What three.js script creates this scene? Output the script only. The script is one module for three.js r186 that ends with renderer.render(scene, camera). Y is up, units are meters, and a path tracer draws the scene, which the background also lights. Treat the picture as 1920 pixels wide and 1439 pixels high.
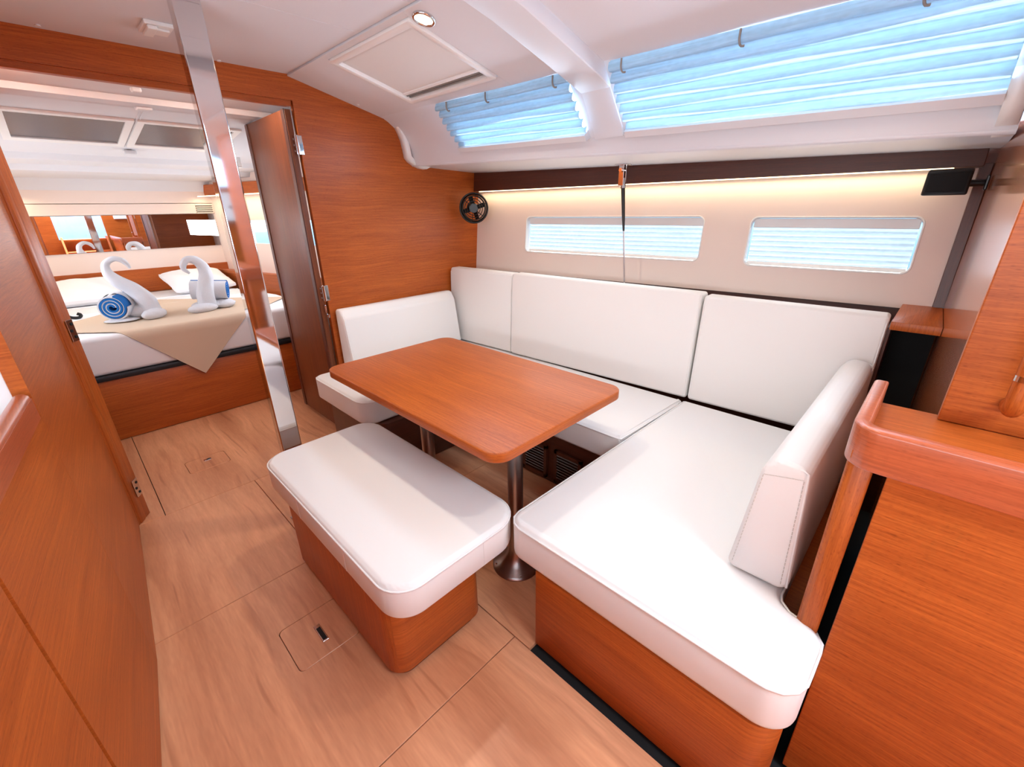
import * as THREE from 'three';
import { RoundedBoxGeometry } from 'three/addons/geometries/RoundedBoxGeometry.js';
import { mergeGeometries, mergeVertices, toCreasedNormals } from 'three/addons/utils/BufferGeometryUtils.js';
import { RectAreaLightUniformsLib } from 'three/addons/lights/RectAreaLightUniformsLib.js';

// ------------------------------------------------------------------ camera, sky, sun, exposure
const scene = new THREE.Scene();
const camera = new THREE.PerspectiveCamera(83.17, 1920 / 1439, 0.02, 200);
{
  const m = new THREE.Matrix4().makeBasis(
    new THREE.Vector3(0.69707, -0.01684, 0.71681),
    new THREE.Vector3(0.28095, 0.9262, -0.25145),
    new THREE.Vector3(-0.65967, 0.37667, 0.65035));
  m.setPosition(0, 1.4, 0);
  camera.applyMatrix4(m);
}
const renderer = new THREE.WebGLRenderer({ antialias: true });
renderer.toneMapping = THREE.LinearToneMapping;
renderer.toneMappingExposure = 1.0;
renderer.shadowMap.enabled = true;
RectAreaLightUniformsLib.init();
// overcast-bright sky over a darker sea
{
  const w = 64, h = 32, d = new Float32Array(w * h * 4);
  for (let y = 0; y < h; y++) for (let x = 0; x < w; x++) {
    const el = ((y + 0.5) / h - 0.5) * Math.PI, up = Math.max(0, Math.sin(el));
    const c = el > 0 ? [0.62 - 0.22 * up, 0.9 - 0.12 * up, 1.25 + 0.05 * up] : [0.1, 0.2, 0.28];
    d.set([...c, 1], (y * w + x) * 4);
  }
  const t = new THREE.DataTexture(d, w, h, THREE.RGBAFormat, THREE.FloatType);
  t.mapping = THREE.EquirectangularReflectionMapping; t.magFilter = THREE.LinearFilter; t.colorSpace = THREE.LinearSRGBColorSpace; t.needsUpdate = true;
  scene.background = t; scene.backgroundIntensity = 3.4;
}
const sun = new THREE.DirectionalLight(new THREE.Color(1, 0.97, 0.93), 38);
sun.position.set(2.9, 11, -0.8); sun.target.position.set(1.5, 1, -1);
sun.castShadow = true; sun.shadow.mapSize.set(2048, 2048); sun.shadow.radius = 1.5;
Object.assign(sun.shadow.camera, { left: -6, right: 6, top: 6, bottom: -6, near: 0.5, far: 30 });
scene.add(sun, sun.target);
// daylight through the open companionway above and behind the camera
{
  const r = new THREE.RectAreaLight(new THREE.Color(0.88, 0.95, 1.03), 18, 0.72, 0.95);
  r.position.set(0.56, 2.06, 1.2); r.lookAt(0.56, 0, 1.1); scene.add(r);
}

// ------------------------------------------------------------------ small helpers
const V = (x, y, z) => new THREE.Vector3(x, y, z);
let seed = 7;
const rnd = () => { seed = (seed * 1664525 + 1013904223) >>> 0; return seed / 4294967296; };
const names = new Map();
function numbered(n) { const k = names.get(n) ?? 0; names.set(n, k + 1); return k ? n + '_' + String(k).padStart(3, '0') : n; }
function tag(o, label, category, group) { o.userData = { label, category }; if (group) o.userData.group = group; return o; }
function thing(name, label, category, base, group) {
  const o = new THREE.Group(); o.name = numbered(name); o.position.set(...base); scene.add(o);
  return tag(o, label, category, group);
}
function worldPos(o) { const p = V(0, 0, 0); for (let q = o; q && q !== scene; q = q.parent) p.add(q.position); return p; }
const soup = (gs) => {
  const list = (Array.isArray(gs) ? gs : [gs]).map((g) => {
    const h = g.index ? g.toNonIndexed() : g.clone();
    for (const k of Object.keys(h.attributes)) if (!['position', 'normal', 'uv'].includes(k)) h.deleteAttribute(k);
    if (!h.attributes.normal) h.computeVertexNormals();
    if (!h.attributes.uv) h.setAttribute('uv', new THREE.BufferAttribute(new Float32Array(h.attributes.position.count * 2), 2));
    return h;
  });
  return list.length === 1 ? list[0] : mergeGeometries(list);
};
// uv in metres, projected face by face along the axis the face looks at; u runs with the grain
function metreUV(g, grain = 'z') {
  const p = g.attributes.position, uv = g.attributes.uv, ax = ['x', 'y', 'z'], a = V(), b = V(), c = V(), n = V();
  for (let i = 0; i < p.count; i += 3) {
    a.fromBufferAttribute(p, i); b.fromBufferAttribute(p, i + 1); c.fromBufferAttribute(p, i + 2);
    n.copy(b).sub(a).cross(c.clone().sub(a));
    const s = [Math.abs(n.x), Math.abs(n.y), Math.abs(n.z)], d = s.indexOf(Math.max(...s));
    const rest = ax.filter((_, k) => k !== d);
    const u = rest.includes(grain) ? grain : rest[0], v = rest.find((k) => k !== u);
    [a, b, c].forEach((q, k) => uv.setXY(i + k, q[u], q[v] + (d === 1 ? 0.37 : 0)));
  }
  return g;
}
// one named mesh; geometry is given in world metres and moved into its parent's frame
function part(name, geos, mat, parent, o = {}) {
  const g = soup(geos);
  if (o.uv !== false) metreUV(g, o.grain);
  const p = parent ? worldPos(parent) : V(0, 0, 0);
  const at = o.at ? V(...o.at) : V(0, 0, 0);
  g.translate(-p.x - at.x, -p.y - at.y, -p.z - at.z);
  const m = new THREE.Mesh(g, mat); m.position.copy(at);
  m.name = parent ? name : numbered(name); m.castShadow = m.receiveShadow = true;
  (parent ?? scene).add(m);
  if (o.label) m.userData.label = o.label;
  return m;
}
function struct(name, geos, mat, o = {}) { const m = part(name, geos, mat, null, o); m.userData.kind = 'structure'; return m; }
function structGroup(name, base = [0, 0, 0]) { const g = new THREE.Group(); g.name = numbered(name); g.position.set(...base); g.userData.kind = 'structure'; scene.add(g); return g; }

const box = (x0, x1, y0, y1, z0, z1, r = 0.002, s = 2) => {
  const w = x1 - x0, h = y1 - y0, d = z1 - z0;
  const g = r ? new RoundedBoxGeometry(w, h, d, s, Math.min(r, w / 2.01, h / 2.01, d / 2.01)) : new THREE.BoxGeometry(w, h, d);
  return g.translate((x0 + x1) / 2, (y0 + y1) / 2, (z0 + z1) / 2);
};
// rounded polygon: points [x, y, radius]
function roundPoly(pts, T = THREE.Shape) {
  const s = new T(), n = pts.length;
  pts.forEach((p, i) => {
    const a = pts[(i + n - 1) % n], b = pts[(i + 1) % n], P = new THREE.Vector2(p[0], p[1]);
    const u = new THREE.Vector2(a[0], a[1]).sub(P), v = new THREE.Vector2(b[0], b[1]).sub(P);
    const lu = u.length(), lv = v.length(); u.normalize(); v.normalize();
    const ang = Math.acos(THREE.MathUtils.clamp(u.dot(v), -1, 1)), r = p[2] ?? 0;
    if (!r) { i ? s.lineTo(p[0], p[1]) : s.moveTo(p[0], p[1]); return; }
    const t = Math.min(r / Math.tan(ang / 2), lu * 0.49, lv * 0.49);
    const q0 = P.clone().addScaledVector(u, t), q1 = P.clone().addScaledVector(v, t);
    i ? s.lineTo(q0.x, q0.y) : s.moveTo(q0.x, q0.y);
    const k = 0.5523;
    s.bezierCurveTo(q0.x - u.x * t * k, q0.y - u.y * t * k, q1.x - v.x * t * k, q1.y - v.y * t * k, q1.x, q1.y);
  });
  s.closePath();
  return s;
}
const extrude = (shape, depth, bevel = 0, seg = 3, curve = 10) => {
  const g = new THREE.ExtrudeGeometry(shape, { depth: depth - 2 * bevel, bevelEnabled: bevel > 0, bevelThickness: bevel, bevelSize: bevel, bevelOffset: -bevel, bevelSegments: seg, curveSegments: curve });
  g.translate(0, 0, bevel);
  return bevel > 0 ? toCreasedNormals(g, 0.7) : g;
};
// flat slab lying level: outline [x, z, r], from y0 up to y1
function slab(pts, y0, y1, bevel = 0.003, seg = 2, holes = [], curve = 10) {
  const s = roundPoly(pts.map(([x, z, r]) => [x, -z, r]));
  for (const h of holes) s.holes.push(roundPoly(h.map(([x, z, r]) => [x, -z, r]), THREE.Path));
  return extrude(s, y1 - y0, bevel, seg, curve).rotateX(-Math.PI / 2).translate(0, y0, 0);
}
// profile (a, y, r) in the upright plane of a, swept along a x up
function prism(pts, origin, dirA, len, bevel = 0.003, seg = 2, curve = 8) {
  const ex = V(...dirA).normalize(), ey = V(0, 1, 0), ez = ex.clone().cross(ey);
  return extrude(roundPoly(pts), len, bevel, seg, curve).applyMatrix4(new THREE.Matrix4().makeBasis(ex, ey, ez).setPosition(V(...origin)));
}
const tube = (pts, r, seg = 40, sides = 8, closed = false, tension = 0.5) => new THREE.TubeGeometry(new THREE.CatmullRomCurve3(pts.map((p) => (p.isVector3 ? p : V(...p))), closed, 'catmullrom', tension), seg, r, sides, closed);
const cyl = (r0, r1, h, at, axis = [0, 1, 0], sides = 32) => new THREE.CylinderGeometry(r1, r0, h, sides).applyQuaternion(new THREE.Quaternion().setFromUnitVectors(V(0, 1, 0), V(...axis).normalize())).translate(...at);
const bar = (a, b, r, sides = 10) => { const A = V(...a), B = V(...b), d = B.clone().sub(A); return cyl(r, r, d.length(), A.clone().add(B).multiplyScalar(0.5).toArray(), d.toArray(), sides); };
// surface through a grid of points rows[i][j]
function grid(rows) {
  const n = rows.length, m = rows[0].length, pos = [], idx = [];
  rows.flat().forEach((p) => pos.push(p.x, p.y, p.z));
  for (let i = 0; i < n - 1; i++) for (let j = 0; j < m - 1; j++) { const a = i * m + j; idx.push(a, a + m, a + 1, a + 1, a + m, a + m + 1); }
  const g = new THREE.BufferGeometry(); g.setAttribute('position', new THREE.Float32BufferAttribute(pos, 3)); g.setIndex(idx); g.computeVertexNormals();
  return g;
}
// closed solid from eight corners: bottom ring a0..a3 and top ring b0..b3
function hexa(a, b) {
  const f = [[a[3], a[2], a[1], a[0]], [b[0], b[1], b[2], b[3]]];
  for (let i = 0; i < 4; i++) { const j = (i + 1) % 4; f.push([a[i], a[j], b[j], b[i]]); }
  const pos = [];
  for (const [p, q, r, s] of f) for (const v of [p, q, r, p, r, s]) pos.push(v.x, v.y, v.z);
  const g = new THREE.BufferGeometry(); g.setAttribute('position', new THREE.Float32BufferAttribute(pos, 3)); g.computeVertexNormals();
  return g;
}

// ------------------------------------------------------------------ procedural textures
function lattice(w, h) { const a = new Float32Array(w * h); for (let i = 0; i < a.length; i++) a[i] = rnd(); return { w, h, a }; }
function noise(L, x, y) {
  const xi = Math.floor(x), yi = Math.floor(y), fx = x - xi, fy = y - yi, s = (t) => t * t * (3 - 2 * t);
  const at = (i, j) => L.a[(((j % L.h) + L.h) % L.h) * L.w + (((i % L.w) + L.w) % L.w)];
  const u = s(fx), v = s(fy);
  return (at(xi, yi) * (1 - u) + at(xi + 1, yi) * u) * (1 - v) + (at(xi, yi + 1) * (1 - u) + at(xi + 1, yi + 1) * u) * v;
}
// one tile of w x h pixels that spans sx x sy metres; f(u, v in 0..1) gives linear-free sRGB 0..255 or a grey
function texture(w, h, sx, sy, f, color = true) {
  const d = new Uint8Array(w * h * 4);
  for (let j = 0; j < h; j++) for (let i = 0; i < w; i++) {
    const c = f(i / w, j / h), o = (j * w + i) * 4;
    for (let k = 0; k < 3; k++) d[o + k] = Math.max(0, Math.min(255, Array.isArray(c) ? c[k] : c));
    d[o + 3] = 255;
  }
  const t = new THREE.DataTexture(d, w, h); t.wrapS = t.wrapT = THREE.RepeatWrapping; t.magFilter = THREE.LinearFilter; t.minFilter = THREE.LinearMipmapLinearFilter; t.generateMipmaps = true;
  if (color) t.colorSpace = THREE.SRGBColorSpace;
  t.repeat.set(1 / sx, 1 / sy); t.needsUpdate = true;
  return t;
}
const mixc = (a, b, t) => a.map((x, k) => x + (b[k] - x) * t);
// straight fine-grained veneer: long streaks with u, short dark pores
function veneer(dark, light, poreDepth = 0.5) {
  const A = lattice(6, 96), B = lattice(14, 240), C = lattice(90, 400), D = lattice(4, 10);
  const f = (u, v) => {
    const w = noise(D, u * 4, v * 10) * 0.06;
    let t = 0.34 * noise(A, u * 6, (v + w) * 96) + 0.26 * noise(B, u * 14, v * 240) + 0.22 * noise(D, u * 4, v * 10) + 0.18 * noise(C, u * 90, v * 400);
    const pore = Math.max(0, noise(C, u * 90 + 31, v * 400 + 17) - 0.74) * 3.2 * poreDepth;
    return Math.max(0, t * 1.15 - pore);
  };
  return { map: texture(1024, 1024, 0.9, 0.34, (u, v) => mixc(dark, light, f(u, v))), bump: texture(512, 512, 0.9, 0.34, (u, v) => 255 * f(u, v), false) };
}
const grainA = veneer([142, 64, 19], [200, 106, 42]);
const grainR = veneer([150, 68, 34], [200, 104, 62]);
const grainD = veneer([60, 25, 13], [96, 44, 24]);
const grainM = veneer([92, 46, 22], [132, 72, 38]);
const boards = (() => {
  const A = lattice(3, 14), B = lattice(5, 60), C = lattice(26, 220), D = lattice(64, 300), E = lattice(7, 9);
  const f = (u, v) => {
    const w = 0.05 * noise(E, u * 7, v * 9);
    const t = 0.6 * noise(A, u * 3, (v + w) * 14) + 0.2 * noise(B, u * 5, (v + w) * 60) + 0.11 * noise(C, u * 26, v * 220) + 0.09 * noise(D, u * 64, v * 300);
    const fleck = Math.max(0, noise(B, u * 5 + 2.5, (v + w) * 60 + 11) - 0.83) * 2.0;
    return Math.max(0, t - fleck);
  };
  return { map: texture(1024, 1024, 1.7, 1.1, (u, v) => mixc([174, 110, 74], [250, 188, 142], f(u, v))), bump: texture(512, 512, 1.7, 1.1, (u, v) => 255 * f(u, v), false) };
})();
const hide = (() => { const A = lattice(128, 128), B = lattice(40, 40); return texture(512, 512, 0.16, 0.16, (u, v) => 255 * (0.6 * noise(A, u * 128, v * 128) + 0.4 * noise(B, u * 40, v * 40)), false); })();
const weave = (() => { const A = lattice(160, 160), B = lattice(12, 12); return texture(512, 512, 0.4, 0.4, (u, v) => 150 + 60 * noise(A, u * 160, v * 160) + 30 * noise(B, u * 12, v * 12), false); })();
const terry = (() => { const A = lattice(128, 128), B = lattice(24, 24); return texture(256, 256, 0.12, 0.12, (u, v) => 255 * (0.75 * noise(A, u * 128, v * 128) + 0.25 * noise(B, u * 24, v * 24)), false); })();
const shadeCloth = (() => { const A = lattice(10, 120), B = lattice(60, 60); return texture(512, 512, 0.8, 0.4, (u, v) => 222 + 20 * noise(A, u * 10, v * 120) + 10 * noise(B, u * 60, v * 60)); })();

// ------------------------------------------------------------------ materials
const std = (c, r, o = {}) => new THREE.MeshPhysicalMaterial({ color: c, roughness: r, ...o });
const dull = { specularIntensity: 0.5 };
const M = {
  wood: std(0xffffff, 0.42, { ...dull, map: grainA.map, clearcoat: 0.18, clearcoatRoughness: 0.3 }),
  woodGloss: std(0xffffff, 0.3, { map: grainA.map, clearcoat: 1, clearcoatRoughness: 0.1 }),
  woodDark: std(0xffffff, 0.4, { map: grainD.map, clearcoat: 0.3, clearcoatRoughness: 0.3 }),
  woodBacklit: std(0xffffff, 0.4, { ...dull, map: grainM.map, clearcoat: 0.3, clearcoatRoughness: 0.35 }),  // darker copy of the wood: shade of the backlit door painted in
  rail: std(0xffffff, 0.36, { map: grainR.map, clearcoat: 0.7, clearcoatRoughness: 0.3 }),
  floor: std(0xffffff, 0.42, { map: boards.map, clearcoat: 0.25, clearcoatRoughness: 0.35 }),
  black: std(0x0b0a0a, 0.8),
  hide: std(0xe8e6e3, 0.48),
  thread: std(0xcfcac2, 0.7),
  ceiling: std(0xdfe0e4, 0.75),
  gel: std(0xdfe3e9, 0.35),
  lining: std(0xf0e0d6, 0.6),
  white: std(0xeeeeee, 0.4),
  whiteTrim: std(0xf0f0ee, 0.3),
  shade: std(0xe4e2df, 0.8),
  greyLine: std(0x8c8884, 0.6),
  blind: std(0xb4dcf4, 1, { map: shadeCloth, transmission: 0.15, thickness: 0, side: THREE.DoubleSide }),
  blindThin: std(0xfff0e2, 1, { map: shadeCloth, transmission: 0.95, thickness: 0, side: THREE.DoubleSide }),
  glass: std(0xffffff, 0.02, { transmission: 1, thickness: 0 }),
  tinted: std(0x5b5458, 0.22),
  chrome: std(0xd8d8da, 0.05, { metalness: 1 }),
  steel: std(0xb0a9a8, 0.3, { metalness: 1 }),
  plastic: std(0x0a0a0b, 0.35),
  sheet: std(0xf2f4f8, 0.8),
  runner: std(0xd3bda6, 0.9),
  terry: std(0xeef1f8, 1, { bumpMap: terry, bumpScale: 0.004, sheen: 0.4, sheenColor: new THREE.Color(0xffffff), sheenRoughness: 0.8 }),
  terryBlue: std(0x1673c8, 1, { bumpMap: terry, bumpScale: 0.004 }),
  mirror: std(0xf2f2f2, 0.01, { metalness: 1 }),
  lens: std(0xfff1da, 0.4, { emissive: new THREE.Color(1, 0.72, 0.4), emissiveIntensity: 14 }),
  led: std(0xfff1da, 0.4, { emissive: new THREE.Color(1, 0.78, 0.45), emissiveIntensity: 4 }),
};
const WIDE = (geo, mat, name, parent, o) => part(name, geo, mat, parent, o);

// ------------------------------------------------------------------ floor: one structure, every board a part of it
{
  const f = structGroup('floor');
  part('subfloor', box(-1.8, 2.7, -0.05, -0.014, -5.7, 1.9, 0), M.black, f, { label: 'dark seam between the boards' });
  const g = 0.0016;
  const lay = (x0, x1, z0, z1, holes = []) => part('floor_board', slab([[x0 + g, z0 + g], [x1 - g, z0 + g], [x1 - g, z1 - g], [x0 + g, z1 - g]], -0.014, 0, 0.0008, 1, holes), M.floor, f, { grain: 'z' });
  const hatch = (x0, x1, z0, z1, r = 0.02) => {
    const h = part('floor_hatch', slab([[x0, z0, r], [x1, z0, r], [x1, z1, r], [x0, z1, r]], -0.012, 0.0004, 0.0012, 1), M.floor, f, { grain: 'z' });
    return { hole: [[x0 - 0.003, z0 - 0.003, r], [x1 + 0.003, z0 - 0.003, r], [x1 + 0.003, z1 + 0.003, r], [x0 - 0.003, z1 + 0.003, r]], h };
  };
  const h1 = hatch(0.187, 0.4, -1.385, -1.176), h2 = hatch(0.208, 0.414, -3.0, -2.83), h3 = hatch(-0.2, 0.052, -1.055, -0.72);
  lay(-0.9, 0.762, -1.655, -0.76, [h1.hole, h3.hole]);
  lay(-0.9, 0.762, -0.76, 0.35); lay(-0.9, 2.6, 0.35, 1.8);
  lay(-0.9, 0.443, -2.49, -1.655); lay(0.443, 1.0, -2.49, -1.655);
  lay(-0.9, 0.034, -3.7, -2.49); lay(0.034, 1.3, -3.7, -2.49, [h2.hole]);
  lay(0.762, 2.4, -1.655, -0.69); lay(1.0, 2.4, -2.6, -1.655);
  const pull = (x, z, turn, l, h) => {
    const p = part('ring_pull', [box(-0.011, 0.011, 0, 0.003, -l, l, 0.0014)], M.chrome, h, { uv: false });
    const d = part('pull_slot', [box(-0.007, 0.007, 0.0028, 0.0042, -l + 0.016, l - 0.006, 0.001)], M.black, h, { uv: false });
    for (const q of [p, d]) { q.rotation.y = turn; q.position.set(x, 0.0005, z); }
  };
  pull(0.294, -1.272, 0, 0.042, h1.h); pull(0.317, -2.945, Math.PI / 2, 0.02, h2.h);
}

// ------------------------------------------------------------------ the hull side: its own frame, u aft, v up, n inboard
const HU = V(0.0872, 0, 0.9962), HV = V(0.0987, 0.9951, -0.0087).normalize(), HN = HU.clone().cross(HV).normalize();
const HM = new THREE.Matrix4().makeBasis(HU, HV, HN).setPosition(2.284, 0.968, -2.62);
const hp = (u, v, n = 0) => V(u, v, n).applyMatrix4(HM);
const hullGeo = (g) => g.applyMatrix4(HM);
const hullWindows = [[0.466, 1.657, 0.142, 0.378], [1.876, 2.53, 0.138, 0.374]];
{
  const s = new THREE.Shape(); s.moveTo(-0.05, -1.0); s.lineTo(2.636, -1.0); s.lineTo(2.636, 0.7); s.lineTo(-0.05, 0.7); s.closePath();
  for (const [u0, u1, v0, v1] of hullWindows) s.holes.push(roundPoly([[u0, v0, 0.035], [u1, v0, 0.035], [u1, v1, 0.035], [u0, v1, 0.035]], THREE.Path));
  // upper lining above the ledge, dark carcass below it
  const up = new THREE.Shape(); up.moveTo(-0.05, 0); up.lineTo(2.634, 0); up.lineTo(2.634, 0.7); up.lineTo(-0.05, 0.7); up.closePath(); up.holes = s.holes;
  struct('wall_starboard', hullGeo(extrude(up, 0.02).translate(0, 0, -0.02)), M.lining);
  struct('trim_1', [hullGeo(box(-0.05, 2.8, -1.02, 0.03, -0.06, -0.022, 0)), hullGeo(box(2.6, 2.8, -1.02, 0.7, -0.06, -0.022, 0))], M.woodDark, { grain: 'z' });
  hullWindows.forEach(([u0, u1, v0, v1], i) => {
    const w = structGroup('window_' + (i + 3));
    const ring = roundPoly([[u0, v0, 0.035], [u1, v0, 0.035], [u1, v1, 0.035], [u0, v1, 0.035]]);
    ring.holes.push(roundPoly([[u0 + 0.006, v0 + 0.006, 0.031], [u1 - 0.006, v0 + 0.006, 0.031], [u1 - 0.006, v1 - 0.006, 0.031], [u0 + 0.006, v1 - 0.006, 0.031]], THREE.Path));
    part('window_frame', hullGeo(extrude(ring, 0.05, 0.0015, 1).translate(0, 0, -0.047)), M.whiteTrim, w);
    part('pane', hullGeo(extrude(roundPoly([[u0, v0, 0.03], [u1, v0, 0.03], [u1, v1, 0.03], [u0, v1, 0.03]]), 0.004).translate(0, 0, -0.075)), M.glass, w);
    // pleated shade: a header on top, then folds
    const N = 9, rows = [];
    for (let k = 0; k <= N * 6; k++) { const t = k / (N * 6), v = v1 - 0.012 - t * (v1 - v0 - 0.018), off = 0.005 * Math.abs(Math.sin(Math.PI * N * t)); rows.push([hp(u0 + 0.012, v, -0.045 + off), hp((u0 + u1) / 2, v, -0.045 + off), hp(u1 - 0.012, v, -0.045 + off)]); }
    const b = thing('pleated_blind', i ? 'small white pleated blind in the aft hull window beside the black speaker' : 'long white pleated blind in the hull window behind the steel rod', 'blind', hp((u0 + u1) / 2, v0, -0.045).toArray());
    part('shade', grid(rows), M.blindThin, b);
    const r = new THREE.RectAreaLight(new THREE.Color(0.9, 0.97, 1.08), 2.4, u1 - u0 - 0.04, v1 - v0 - 0.04); r.position.copy(hp((u0 + u1) / 2, (v0 + v1) / 2, 0.004)); r.lookAt(hp((u0 + u1) / 2, (v0 + v1) / 2, 1)); scene.add(r);
    part('header_rail', hullGeo(box(u0 + 0.012, u1 - 0.012, v1 - 0.05, v1 - 0.008, -0.04, -0.026, 0.004)), M.whiteTrim, b);
    part('bottom_rail', hullGeo(box(u0 + 0.014, u1 - 0.014, v0 + 0.008, v0 + 0.024, -0.04, -0.03, 0.003)), M.whiteTrim, b);
  });
}
// ------------------------------------------------------------------ coachroof side: straight lines that run a little outboard as they go aft
const Z0 = -2.62;
const slope = (x) => 2.035 + ((x - 1.083) * (1.905 - 2.035)) / (1.605 - 1.083);
const Tp = (z) => V(1.585 + 0.03 * (z - Z0), slope(1.585 + 0.03 * (z - Z0)), z);
const Bp = (z) => V(1.76 + 0.04 * (z - Z0), 1.726 - 0.0325 * (z - Z0), z);
const Lp = (z) => V(1.777 + 0.04 * (z - Z0), 1.661 - 0.0362 * (z - Z0), z);
const Up = (z) => V(2.345 + 0.0872 * (z - Z0), 1.637 - 0.0236 * (z - Z0), z);
const outN = (z) => { const t = Tp(z).sub(Bp(z)); return V(t.y, -t.x, 0).normalize(); };   // outboard and up
{
  const z1 = 0.045, zs = [Z0 - 0.02, z1];
  const piece = (za, zb, th = 0.03, inn = 0) => {
    const a = [za, zb].map((z) => [Tp(z), Bp(z), outN(z)]);
    const q = (i, k, s) => a[i][k].clone().addScaledVector(a[i][2], s);
    return hexa([q(0, 1, -inn), q(1, 1, -inn), q(1, 1, th), q(0, 1, th)], [q(0, 0, -inn), q(1, 0, -inn), q(1, 0, th), q(0, 0, th)]);
  };
  const ledge = hexa([Lp(zs[0]), Lp(zs[1]), Lp(zs[1]).add(V(0.02, 0, 0)), Lp(zs[0]).add(V(0.02, 0, 0))], [Bp(zs[0]), Bp(zs[1]), Bp(zs[1]).add(V(0.06, 0, 0)), Bp(zs[0]).add(V(0.06, 0, 0))]);
  const under = hexa([Lp(zs[0]), Up(zs[0]), Up(zs[1]), Lp(zs[1])], [Lp(zs[0]).add(V(0.01, 0.03, 0)), Up(zs[0]).add(V(0, 0.03, 0)), Up(zs[1]).add(V(0, 0.03, 0)), Lp(zs[1]).add(V(0.01, 0.03, 0))]);
  const lip = tube([Lp(zs[0]).add(V(0.006, 0.004, 0)), Lp(-1.3).add(V(0.006, 0.004, 0)), Lp(zs[1]).add(V(0.006, 0.004, 0))], 0.009, 20, 10);
  const cove = grid([0, 0.08, 0.2, 0.35, 0.5, 0.65, 0.8, 0.92, 1].map((t) => [Z0 - 0.02, -2.4, -2.09].map((z) => Tp(z).lerp(Bp(z), t).addScaledVector(outN(z), 0.034 * Math.pow(Math.sin(Math.PI * t), 0.7)))));
  struct('wall_coachroof', [cove, piece(Z0 - 0.02, -2.05, 0.07, -0.036), piece(-1.275, -1.075), piece(0.0, z1), ledge, under, lip], M.gel);
  // raised edge of the moulding against the forward bulkhead and against the aft one
  const flange = (z, w, s) => {
    const mk = (zz, grow) => [[1.6, 1.922], [1.63, 1.908], [1.65, 1.893], [1.672, 1.866], [1.692, 1.83], [1.706, 1.795], [1.716, 1.745], [1.722, 1.70], [1.742, 1.678], [1.777, 1.66], [1.82, 1.645], [1.86, 1.642]].map(([x, y]) => V(x + s * 0.105 + (grow ? 0.03 : 0), y - s * 0.08 + (grow ? 0.012 : 0), zz));
    const a = mk(z, 0), b = mk(z + w, 0), c = mk(z, 1), d = mk(z + w, 1);
    return grid([c, a, b, d]);
  };
  struct('trim_2', [flange(-2.619, 0.045, 0), flange(0.0, 0.042, 1)], M.whiteTrim);
  const beamAt = (za, zb, x0) => {
    const path = [[0.2, 2.0], [0.75, 1.995], [1.05, 1.985], [1.2, 1.956], [1.4, 1.905], [1.6, 1.852], [1.69, 1.826]];
    const inn = path.map(([x, y]) => [x, y]);
    const sh = new THREE.Shape(); sh.moveTo(...inn[0]); inn.slice(1).forEach((p) => sh.lineTo(...p));
    const b = Bp((za + zb) / 2); sh.lineTo(b.x - 0.03, b.y + 0.03); sh.lineTo(b.x - 0.012, b.y - 0.008); sh.lineTo(b.x + 0.03, b.y); sh.lineTo(1.69, 1.93); sh.lineTo(1.605, 1.93); sh.lineTo(1.08, 2.06); sh.lineTo(0.2, 2.07); sh.closePath();
    { const g = new THREE.ExtrudeGeometry(sh, { depth: zb - za - 0.016, bevelEnabled: true, bevelThickness: 0.008, bevelSize: 0.008, bevelOffset: -0.008, bevelSegments: 3 }); return toCreasedNormals(g, 0.4).translate(0, 0, za + 0.008); }
  };
  struct('trim_3', beamAt(-1.245, -1.1), M.gel);
  // the two skylights with their pleated shades
  const sky = (i, za, zb, label, clips) => {
    const w = structGroup('window_' + i);
    const q = (z, t, o) => Tp(z).lerp(Bp(z), t).addScaledVector(outN(z), o);
    part('pane', hexa([q(za, 0.97, 0.03), q(zb, 0.97, 0.03), q(zb, 0.97, 0.036), q(za, 0.97, 0.036)], [q(za, 0.03, 0.03), q(zb, 0.03, 0.03), q(zb, 0.03, 0.036), q(za, 0.03, 0.036)]), M.glass, w);
    const N = 7, K = 10, rows = [];
    for (let k = 0; k <= N * K; k++) {
      const s = k / (N * K), fold = 0.023 * Math.pow(Math.abs(Math.sin(Math.PI * N * s)), 0.9), belly = 0.01 * Math.sin(Math.PI * s);
      const sag = (z) => 0.0025 * Math.sin(z * 9 + k * 0.35);
      rows.push(Array.from({ length: 25 }, (_, j) => { const z = za + ((zb - za) * j) / 24; return q(z, 0.02 + 0.93 * s, 0.004 - fold - belly - sag(z)); }));
    }
    const b = thing('pleated_blind', label, 'blind', q((za + zb) / 2, 1, 0).toArray());
    part('shade', grid(rows), M.blind, b);
    part('bottom_rail', hexa([q(za, 0.97, -0.036), q(zb, 0.97, -0.036), q(zb, 1.0, 0), q(za, 1.0, 0)], [q(za, 0.88, -0.036), q(zb, 0.88, -0.036), q(zb, 0.88, 0), q(za, 0.88, 0)]), M.gel, b);
    for (const z of clips) part('clip', tube([q(z, 0.0, -0.012), q(z, 0.07, -0.03), q(z + 0.004, 0.12, -0.034), q(z + 0.014, 0.13, -0.032)], 0.0035, 12, 6), M.greyLine, b);
    const mid = q((za + zb) / 2, 0.5, -0.07), inward = outN((za + zb) / 2).negate();
    const r = new THREE.RectAreaLight(new THREE.Color(0.7, 0.88, 1.08), 7.5, zb - za, 0.2); r.position.copy(mid); r.lookAt(mid.clone().add(inward)); scene.add(r);
    return w;
  };
  sky(1, -2.1, -1.27, 'short glowing pleated blind on the sloping skylight beside the square hatch', [-2.0, -1.72, -1.33]);
  sky(2, -1.08, 0.0, 'long glowing blue-white pleated blind on the large sloping skylight', [-1.02, -0.62, -0.2]);
}
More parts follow.
